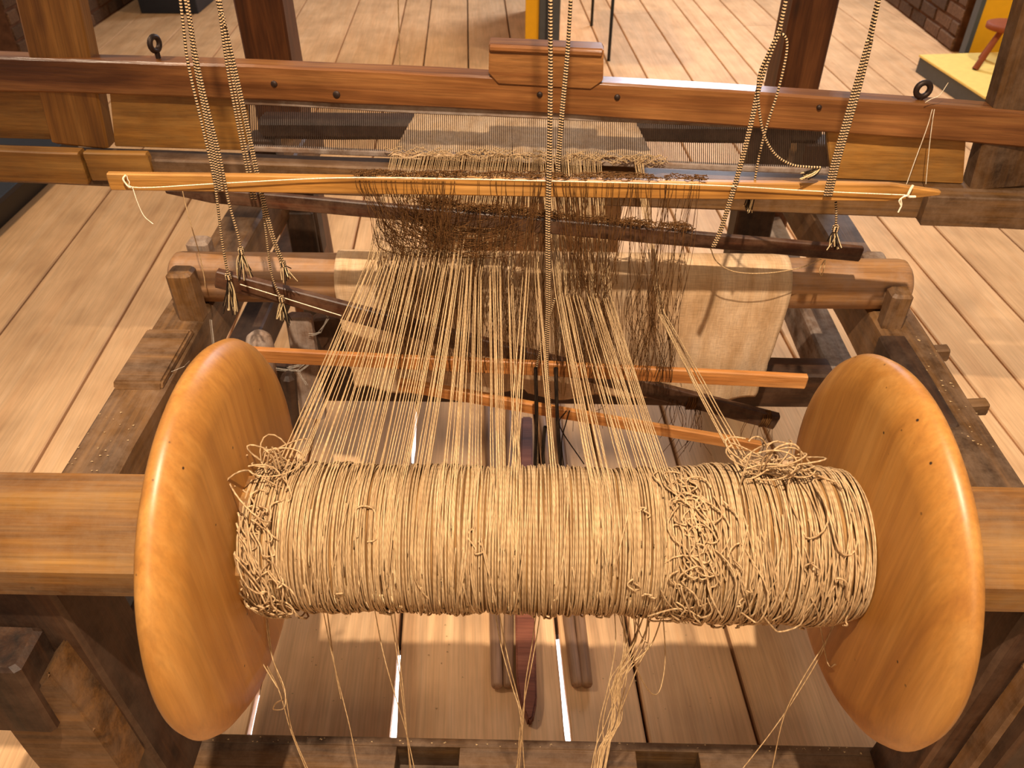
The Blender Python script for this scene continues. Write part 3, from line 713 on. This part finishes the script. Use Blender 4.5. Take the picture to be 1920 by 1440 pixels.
# white strings along the top slats
tube('slat_string', [atY(238, 330, 1.188), atY(242, 340, 1.188), atY(262, 352, 1.188), atY(430, 343, 1.188), atY(665, 333, 1.188), atY(960, 338, 1.187), atY(1320, 347, 1.187), atY(1520, 358, 1.188), atY(1705, 366, 1.188)], .0009, 'white_string', S1, 5, 5)
tube('string_knot', [atY(236, 328, 1.19), atY(231, 336, 1.187), atY(240, 349, 1.187), atY(248, 352, 1.19)], .0016, 'white_string', S1, 5)
tube('string_tail', [atY(248, 350, 1.188), atY(258, 380, 1.185), atY(270, 405, 1.185), atY(287, 420, 1.185)], .0008, 'white_string', S1, 4)
tube('string_knot', [atY(1712, 347, 1.19), atY(1706, 358, 1.187), atY(1703, 368, 1.187), atY(1716, 369, 1.19)], .0022, 'white_string', S1, 5)
tube('string_tail', [atY(1703, 366, 1.187), atY(1690, 372, 1.184), atY(1690, 385, 1.184), atY(1684, 398, 1.184)], .0014, 'white_string', S1, 5)
tube('string_tail', [atY(1698, 366, 1.186), atY(1686, 376, 1.183), atY(1690, 388, 1.184)], .0012, 'white_string', S1, 5)
tube('slat_string', [atY(450, 533, 1.25), atY(640, 592, 1.25)], .0009, 'white_string', S3, 5)
tube('string_tail', [atY(342, 357, 1.30), atY(352, 400, 1.29), atY(372, 470, 1.29), atY(382, 515, 1.29), atY(385, 538, 1.29)], .0009, 'warp_yarn', S2, 4)
tube('string_tail', [atY(1540, 486, 1.30), atY(1500, 502, 1.30), atY(1440, 512, 1.29), atY(1380, 510, 1.29), atY(1345, 492, 1.29), atY(1332, 465, 1.30)], .001, 'warp_yarn', S2, 4)
tube('string_loop', [atY(1548, 487, 1.30), atY(1543, 510, 1.29), atY(1540, 517, 1.29), atY(1537, 505, 1.29), atY(1546, 488, 1.30)], .001, 'warp_yarn', S2, 4)
# heddles: string loops from top slat to eye to bottom slat
def barz(p0, p1, x): 
    k = (x-p0.x)/(p1.x-p0.x); return p0.z+(p1.z-p0.z)*k
tw = Tubes()
A0, A1 = atY(205, 339, 1.20), atY(1762, 361, 1.20); D0, D1 = atY(421, 661, 1.20), atY(1512, 715, 1.20)
def strand(pts, r_=.00045): tw.add(smooth_path(pts, 3), r_, 3)
def heddle(u, ubot, ve, wob=.004, spread=.0):
    x = Xat(u, 1.19, 1.03); xb_ = Xat(ubot, 1.19, .66); xe = x+(xb_-x)*.45+R(-.006, .006); ze = atY(u, ve, 1.195).z
    zt2 = barz(A0, A1, x); zb2 = barz(D0, D1, xb_)
    for s in (-1, 1):
        o = .0012*s; ys = 1.20+s*.008
        strand([P3(x+o, 1.20, zt2+.0165), P3(x+o, 1.20+s*.0085-.001, zt2), P3(x+(xe-x)*.35+R(-wob, wob), ys, zt2+(ze-zt2)*.4), P3(x+(xe-x)*.7+R(-wob, wob), ys, zt2+(ze-zt2)*.75), P3(xe, 1.20, ze+.006)])
        strand([P3(xe, 1.20, ze-.006), P3(xe+(xb_-xe)*.35+R(-wob, wob), ys, ze+(zb2-ze)*.33), P3(xe+(xb_-xe)*.7+R(-wob, wob), ys, ze+(zb2-ze)*.7), P3(xb_+o, 1.20+s*.0085, zb2+.01), P3(xb_+o, 1.20+s*.009, zb2-.01), P3(xb_+o, 1.20, zb2-.018)])
for i in range(46): heddle(R(668, 880), R(742, 890), R(470, 500), .005)
for i in range(20): heddle(R(880, 1030), R(880, 1040), R(490, 545), .006)
for i in range(46): heddle(R(1035, 1190), R(1040, 1180), R(535, 562), .005)
for i in range(26): heddle(R(1190, 1318), R(1170, 1262), R(540, 600), .008)
# dark knots along the slat top
for i in range(300):
    u = R(662, 1322); c = atY(u, 336+.014*(u-205)*1.0, 1.20+R(-.008, .010)); c.z = barz(A0, A1, c.x)+.0175
    s = R(.003, .010); a = R(0, 6)
    tw.add([c+Vector((s*math.cos(a+k), R(-.002, .002), abs(s*.6*math.sin(a+k*1.3)))) for k in range(5)], .0008, 3)
for i in range(150):
    u = R(700, 1040) if i % 2 else R(1040, 1262); ve = R(470, 520) if u < 900 else R(520, 570); yy = R(1.196, 1.216)
    xe = Xat(u, yy, .85); ze = atY(u, ve, yy).z; xb_ = Xat(min(1255, max(765, u+R(-14, 14))), 1.2, .66); zb2 = barz(D0, D1, xb_)
    strand([P3(xe, yy, ze), P3(xe+R(-.010, .010), yy, ze+(zb2-ze)*.3), P3(xb_+R(-.012, .012), yy, ze+(zb2-ze)*.7), P3(xb_, yy-.004 if i % 3 else 1.19, zb2+R(-.012, .02)), P3(xb_+R(-.003, .003), 1.2, zb2-.016)])
tag(tw.build('string_heddles', 'heddle_string', S1), kind='stuff')
tw = Tubes(); B0, B1 = atY(312, 358, 1.31), atY(1615, 476, 1.31); E0, E1 = atY(745, 720, 1.235), atY(1425, 838, 1.235)
for i in range(48):
    u = R(700, 1290) if i % 3 else R(800, 1040); x = Xat(u, 1.31, .95); zt2 = barz(B0, B1, x); ve = R(500, 560); ze = atY(u, ve, 1.29).z; xe = x+R(-.01, .01)
    for s in (-1, 1):
        strand([P3(x, 1.31, zt2+.015), P3(x, 1.31+s*.009-.001, zt2), P3(xe+R(-.008, .008), 1.30+s*.008, (zt2+ze)/2), P3(xe, 1.29, ze)])
        xb_ = Xat(u+R(-10, 20), 1.24, .58); 
        strand([P3(xe, 1.29, ze), P3(xe+R(-.01, .01), 1.27, ze-.07), P3((xe+xb_)/2+R(-.01, .01), 1.255, ze-.15), P3(xb_, 1.245, max(ze-.21, barz(E0, E1, xb_)))])
for i in range(380):
    u = R(780, 1300); x = Xat(u, 1.31, .95); c = P3(x, 1.31+R(-.01, .01), barz(B0, B1, x)+.017); s = R(.004, .014)*(1.5 if u < 1030 else 1); a = R(0, 6)
    tw.add([c+Vector((s*math.cos(a+k), R(-.004, .004), abs(s*.8*math.sin(a+k*1.3)))) for k in range(5)], .0008, 3)
# sagging tangle at the left, caught sideways
for i in range(100):
    y0 = R(1.215, 1.29); u0 = R(700, 800); u1 = u0+R(60, 240); v0 = R(385, 470); v1 = v0+R(-5, 40); dip = R(8, 34)
    pts = [atY(u0, v0-R(10, 40), y0), atY(u0+12, v0, y0), atY((u0+u1)/2+R(-15, 15), min(482, (v0+v1)/2+dip), y0), atY(u1-14, min(478, v1), y0), atY(u1, v1-R(15, 60), y0)]
    strand(pts, .0006)
for i in range(90):
    y0 = R(1.21, 1.27); u0 = R(700, 1010); v0 = R(455, 495)
    strand([atY(u0, v0, y0), atY(u0+R(-10, 10), v0+40, y0), atY(u0+R(-16, 16), v0+90, y0), atY(u0+R(-16, 16), v0+R(110, 170), y0)], .0006)
tag(tw.build('string_heddles', 'heddle_string', S2), kind='stuff')
tw = Tubes()
for i in range(46):
    u = random.choice([1300, 1432, 1290, 1120])+R(-35, 25); v0 = 755+(u-1290)*.25
    strand([atY(u, v0, 1.262), atY(u+R(-15, 15), v0+R(20, 50), 1.25), atY(u+R(-40, 30), min(860, v0+R(60, 110)), 1.24)], .0006)
tag(tw.build('loose_heddle_string', 'heddle_string', S3), kind='stuff')
# ================================================================ CLOTH AT THE REED
WC = thing('woven_cloth', 'crumpled grey-beige linen cloth running from the reed to the breast beam', 'cloth', (0, 1.8, .87))
fx0, fx1 = B(735, 288).x, B(1228, 300).x
nu, nv = 120, 70; v = []
for j in range(nv+1):
    for i in range(nu+1):
        q = j/nv; p = i/nu; x = fx0+(fx1-fx0)*p; x = x*(1-.02*q)
        yf = yb(960)+.004; 
        if q < .6:
            k = q/.6; y = yf+(1.985-yf)*k; z = B(960, 292, .01).z+(.845+.006-B(960, 292, .01).z)*k; cr = (1-k)**3
            z += cr*.010*noise.noise(Vector((x*26, y*40, 0)))+.003*noise.noise(Vector((x*40, y*30, 6)))
            y += cr*.012*noise.noise(Vector((x*15, 0, 3)))
        else:
            k = (q-.6)/.4; th = min(1, k/.25); y = 1.985+.06*math.sin(th*math.pi/2); z = .851-.012*(1-math.cos(th*math.pi/2))
            if k > .25: z = .839-.40*(k-.25)/.75
        v.append(P3(x, y, z))
f = [(j*(nu+1)+i, j*(nu+1)+i+1, (j+1)*(nu+1)+i+1, (j+1)*(nu+1)+i) for j in range(nv) for i in range(nu)]
cl = mesh('cloth_web', v, f, 'linen_cloth', WC, smooth=True)
so = cl.modifiers.new('thick', 'SOLIDIFY'); so.thickness = .0015; so.offset = 0
tw = Tubes()
for i in range(150):
    u = R(730, 1240); c = B(u, 284+(u-730)*.035+R(-8, 6), .0)+Vector((0, R(-.012, .01), 0)); s = R(.006, .022); a = R(0, 6)
    tw.add([c+Vector((s*(k-3)/3, R(-.004, .004), s*.25*math.sin(a+k*1.1))) for k in range(7)], .0009, 4)
tag(tw.build('frayed_edge', 'linen_yarn', WC), kind='stuff')
# ================================================================ CORDS
def cord(label, pts, Y, r_=.0021, group=None, tassel=None, strands=1, off=7, ext=.45):
    o = thing('braided_cord', label, 'cord', atY(*pts[-1], Y), group)
    top = atY(*pts[0], Y); up = (atY(*pts[0], Y)-atY(*pts[1], Y)).normalized()
    for s in range(strands):
        du = (s-(strands-1)/2)*off*R(.8, 1.25)
        P_ = ([top+up*(ext+.013*s)] if ext else [])+[atY(u+du*(.4+.6*min(1, k/2)), v_, Y-.003*s) for k, (u, v_) in enumerate(pts)]
        tube('cord_strand' if strands > 1 else 'cord_length', P_, r_, 'braided_cord', o, 6, 8)
    if tassel:
        for mat, n in (('dark_fringe', 10), ('cream_fringe', 10)):
            tb_ = Tubes(); c = atY(*pts[-1], Y); e = atY(*tassel, Y)
            for i in range(n):
                a = R(0, 6.28); sp = R(.004, .016); q = e+Vector((sp*math.cos(a), sp*math.sin(a), R(-.01, .012)))
                tb_.add(smooth_path([c, c.lerp(q, .4)+Vector((R(-.003, .003), R(-.003, .003), 0)), q+Vector((R(-.004, .004), 0, 0))], 4), .0009, 4)
            tag(tb_.build('fringe', mat, o), kind='stuff')
        tb_ = Tubes()
        for k in range(3): tb_.add([atY(*pts[-1], Y)+Vector((.004*math.cos(a), .004*math.sin(a), .003*(k-1)+.001*math.sin(a))) for a in [2*math.pi*j/10 for j in range(10)]], .0018, 5, closed=True)
        tb_.build('knot', 'braided_cord', o)
    return o
cord('leftmost black and cream braided cord, its frayed end hanging lowest before the roller', [(338, 0), (352, 115), (378, 230), (402, 340), (416, 450), (428, 518)], 1.16, tassel=(436, 578))
cord('thick doubled braided cord tied round the left part of the orange slat', [(350, 0), (366, 110), (388, 220), (405, 310), (412, 358)], 1.178, strands=3, off=5, tassel=None)
cord('braided cord of the left bunch ending in a tassel on top of the roller', [(347, 0), (368, 110), (392, 210), (412, 290), (428, 375), (446, 440), (452, 470)], 1.165, tassel=(460, 520))
cord('doubled braided cord, fourth from the left, passing behind the orange slat', [(408, 0), (414, 25), (428, 120), (448, 230), (466, 320), (476, 375)], 1.225, strands=2, off=6)
cord('doubled braided cord just right of the left bunch, ending in a black and cream tassel', [(412, 0), (417, 30), (440, 130), (462, 230), (482, 325), (496, 385), (512, 445), (530, 494)], 1.235, tassel=(538, 522), strands=2, off=5)
cord('thin braided cord hanging down past the left end of the roller', [(492, 385), (499, 440), (508, 510), (520, 545), (528, 560)], 1.24, r_=.0018, tassel=(532, 600), ext=0)
cord('long braided cord hanging down the middle of the loom', [(1032, 0), (1032, 150), (1030, 300), (1027, 430), (1028, 560), (1024, 680), (1030, 780), (1033, 870)], 1.13, r_=.0023, strands=2, off=5)
cord('braided cord in the middle leaning left, ending above the orange slat', [(1070, 0), (1064, 100), (1054, 210), (1047, 300), (1046, 322)], 1.24, r_=.0021, strands=2, off=5)
cord('dark thin cord beside the middle cord running down to the treadles', [(1040, 560), (1006, 690), (1006, 780), (1008, 870)], 1.17, r_=.0022, ext=0)
cord('doubled braided cord hanging on the right down to the dark slat', [(1476, -10), (1462, 55), (1442, 105), (1424, 160), (1412, 215), (1394, 290), (1374, 360), (1352, 430), (1338, 462)], 1.19, r_=.0022, strands=2, off=4)
lp = thing('looped_cord', 'braided cord slung in a loose loop before the right end of the reed', 'cord', atY(1460, 60, 1.2))
tube('cord_length', [atY(u, v_, 1.21) for u, v_ in ((1458, 66), (1470, 66), (1476, 85), (1470, 125), (1456, 180), (1438, 235), (1424, 290), (1414, 345))], .0020, 'braided_cord', lp, 6, 8)
tube('cord_length', [atY(u, v_, 1.185) for u, v_ in ((1456, 66), (1440, 100), (1425, 135), (1421, 170), (1426, 225), (1436, 262), (1456, 292), (1485, 309), (1515, 313), (1540, 314))], .0020, 'braided_cord', lp, 6, 8)
for (a, b, YY) in (((1414, 345), (1402, 392), 1.21), ((1540, 314), (1508, 330), 1.185)):
    for mat in ('dark_fringe', 'cream_fringe'):
        tb_ = Tubes(); c = atY(*a, YY)
        for i in range(12):
            q = atY(b[0]+R(-9, 9), b[1]+R(-8, 8), YY+R(-.006, .006)); tb_.add(smooth_path([c, c.lerp(q, .5)+Vector((R(-.004, .004), 0, R(-.003, .003))), q], 4), .0009, 4)
        tag(tb_.build('fringe', mat, lp), kind='stuff')
cord('thick braided cord of several strands tied round the right part of the orange slat', [(1647, 0), (1630, 80), (1608, 165), (1588, 235), (1568, 305), (1553, 368)], 1.178, strands=4, off=4)
cord('short braided cord below the right end of the orange slat, with a spread tassel', [(1567, 378), (1568, 405), (1567, 428)], 1.21, r_=.002, tassel=(1564, 462), ext=0)
# thin plain strings
st = thing('thin_string', 'thin brown string hanging behind the beater left of centre', 'string', atZ(750, 130, .5))
tube('string_length', [atY(745, -60, 2.1), atY(748, 60, 2.1), atY(753, 240, 2.1)], .0016, 'warp_yarn', st, 4)
st = thing('knotted_string', 'pale string tied to the right iron eye and hanging over the beater', 'string', B(1731, 200, -.03))
for pp in ([(1778, 155), (1762, 178), (1745, 186), (1735, 192)], [(1752, 205), (1748, 230), (1742, 280), (1736, 345)], [(1748, 205), (1738, 240), (1716, 300), (1700, 345)]):
    tube('string_length', [B(u, v_, -.012) for u, v_ in pp], .0009, 'white_string', st, 4)
# ================================================================ TREADLES on the floor
def treadle(label, a, b, r_, mat='treadle_wood', g='treadle rods lying on the floor'):
    p, q = atZ(*a, r_+.002), atZ(*b, r_+.002); o = thing('treadle', label, 'treadle', ((p+q)/2)[:], g)
    L_ = (q-p).length
    lathe('rod', [(0, r_*.8), (.004, r_*.97), (.02, r_), (L_*.5, r_*.98), (L_-.02, r_), (L_-.004, r_*.95), (L_, r_*.8)], p, q-p, mat, o, 16)
    return o
treadle('round grey-brown treadle rod, leftmost under the spool', (932, 1288), (914, 740), .0125)
treadle('round grey-brown treadle rod, second from the left under the spool', (953, 1288), (956, 740), .0115)
treadle('round grey-brown treadle rod, just right of the reddish treadle', (1082, 1286), (1012, 740), .0125)
treadle('round grey-brown treadle rod, rightmost under the spool', (1101, 1286), (1042, 740), .0125)
o = thing('treadle', 'reddish hollowed treadle with a pointed end between the treadle rods', 'treadle', atZ(985, 1280, .02), None)
zz = .028
extrude_poly('treadle_board', [atZ(u, v_, zz) for u, v_ in ((966, 1150), (968, 1270), (974, 1310), (990, 1352), (1000, 1345), (1007, 1310), (1005, 1220), (1002, 1150), (998, 780), (978, 780))], (0, 0, -1), .026, 'red_treadle', o, .004)
# dark cords and ties going down to the treadles
o = thing('treadle_ties', 'bundle of dark twisted tie cords dropping to the treadles right of centre', 'cord', atZ(1030, 880, .1))
for pp in ([(1004, 690), (1006, 780), (1003, 880)], [(1042, 690), (1045, 780), (1052, 880)], [(1022, 800), (1018, 850), (1022, 890)], [(1095, 870), (1050, 800), (1062, 770)], [(1058, 880), (1053, 830), (1062, 790), (1068, 770)]):
    tube('tie_cord', [atY(u, v_, 1.16) for u, v_ in pp], .0036 if pp[0][0] < 1045 else .0012, 'dark_fringe', o, 6)
# ================================================================ bits of chaff and cobweb
ch = thing('wood_chaff', 'pale bits of chaff and wood dust scattered on the rails and beams', 'debris', (0, 1, .7), kind='stuff')
v = []; f = []
def flake(c, s):
    a = R(0, 6.28); k = len(v); h = s*.25
    for q in (0, 2.1, 4.2): v.append(c+Vector((s*math.cos(a+q), s*.7*math.sin(a+q), .0004)))
    v.append(c+Vector((0, 0, h))); f.extend([(k, k+1, k+3), (k+1, k+2, k+3), (k+2, k, k+3), (k, k+2, k+1)])
for i in range(70): flake(P3(R(.695, .77), R(.75, 1.3), RZ+.0006), R(.0015, .004))
for i in range(40): flake(P3(R(-.725, -.645), R(.75, 1.05), RZ+.0006), R(.0015, .003))
for i in range(60): flake(P3(R(-.6, .7), R(y1_-.014, y1_-.002), .1505), R(.001, .003))
for i in range(160): flake(PD*R(.85, 1.7)+PN*R(-.45, .5)+Vector((0, 0, .0008)), R(.0015, .0035))
mesh('flakes', v, f, 'chaff', ch)
cw = thing('cobweb', 'grey cobwebs strung between the frame timbers left of the warp', 'cobweb', (-.55, 1.4, .6), kind='stuff')
tw = Tubes()
for (u0, v0, u1, v1, Y) in ((508, 690, 560, 696, 1.3), (560, 696, 590, 670, 1.3), (560, 696, 575, 720, 1.3), (580, 628, 600, 622, 1.4), (600, 622, 615, 595, 1.4), (615, 595, 605, 570, 1.4), (395, 600, 402, 660, 1.2), (540, 690, 572, 680, 1.3)):
    for k in range(5):
        a = atY(u0+R(-3, 3), v0+R(-3, 3), Y); b = atY(u1+R(-3, 3), v1+R(-3, 3), Y); tw.add(smooth_path([a, a.lerp(b, .5)-Vector((0, 0, R(0, .004))), b], 3), .0004, 3)
for i in range(26):
    a = atY(335+R(-20, 50), 690+R(-15, 30), 1.12+R(-.03, .1)); tw.add([a, a+Vector((R(-.02, .02), R(-.02, .02), R(-.03, 0)))], .0005, 3)
tw.build('web_threads', 'cobweb', cw)
# drop the helper bookkeeping
for o in bpy.data.objects:
    for k in ('_m', '_w'):
        if k in o: del o[k]
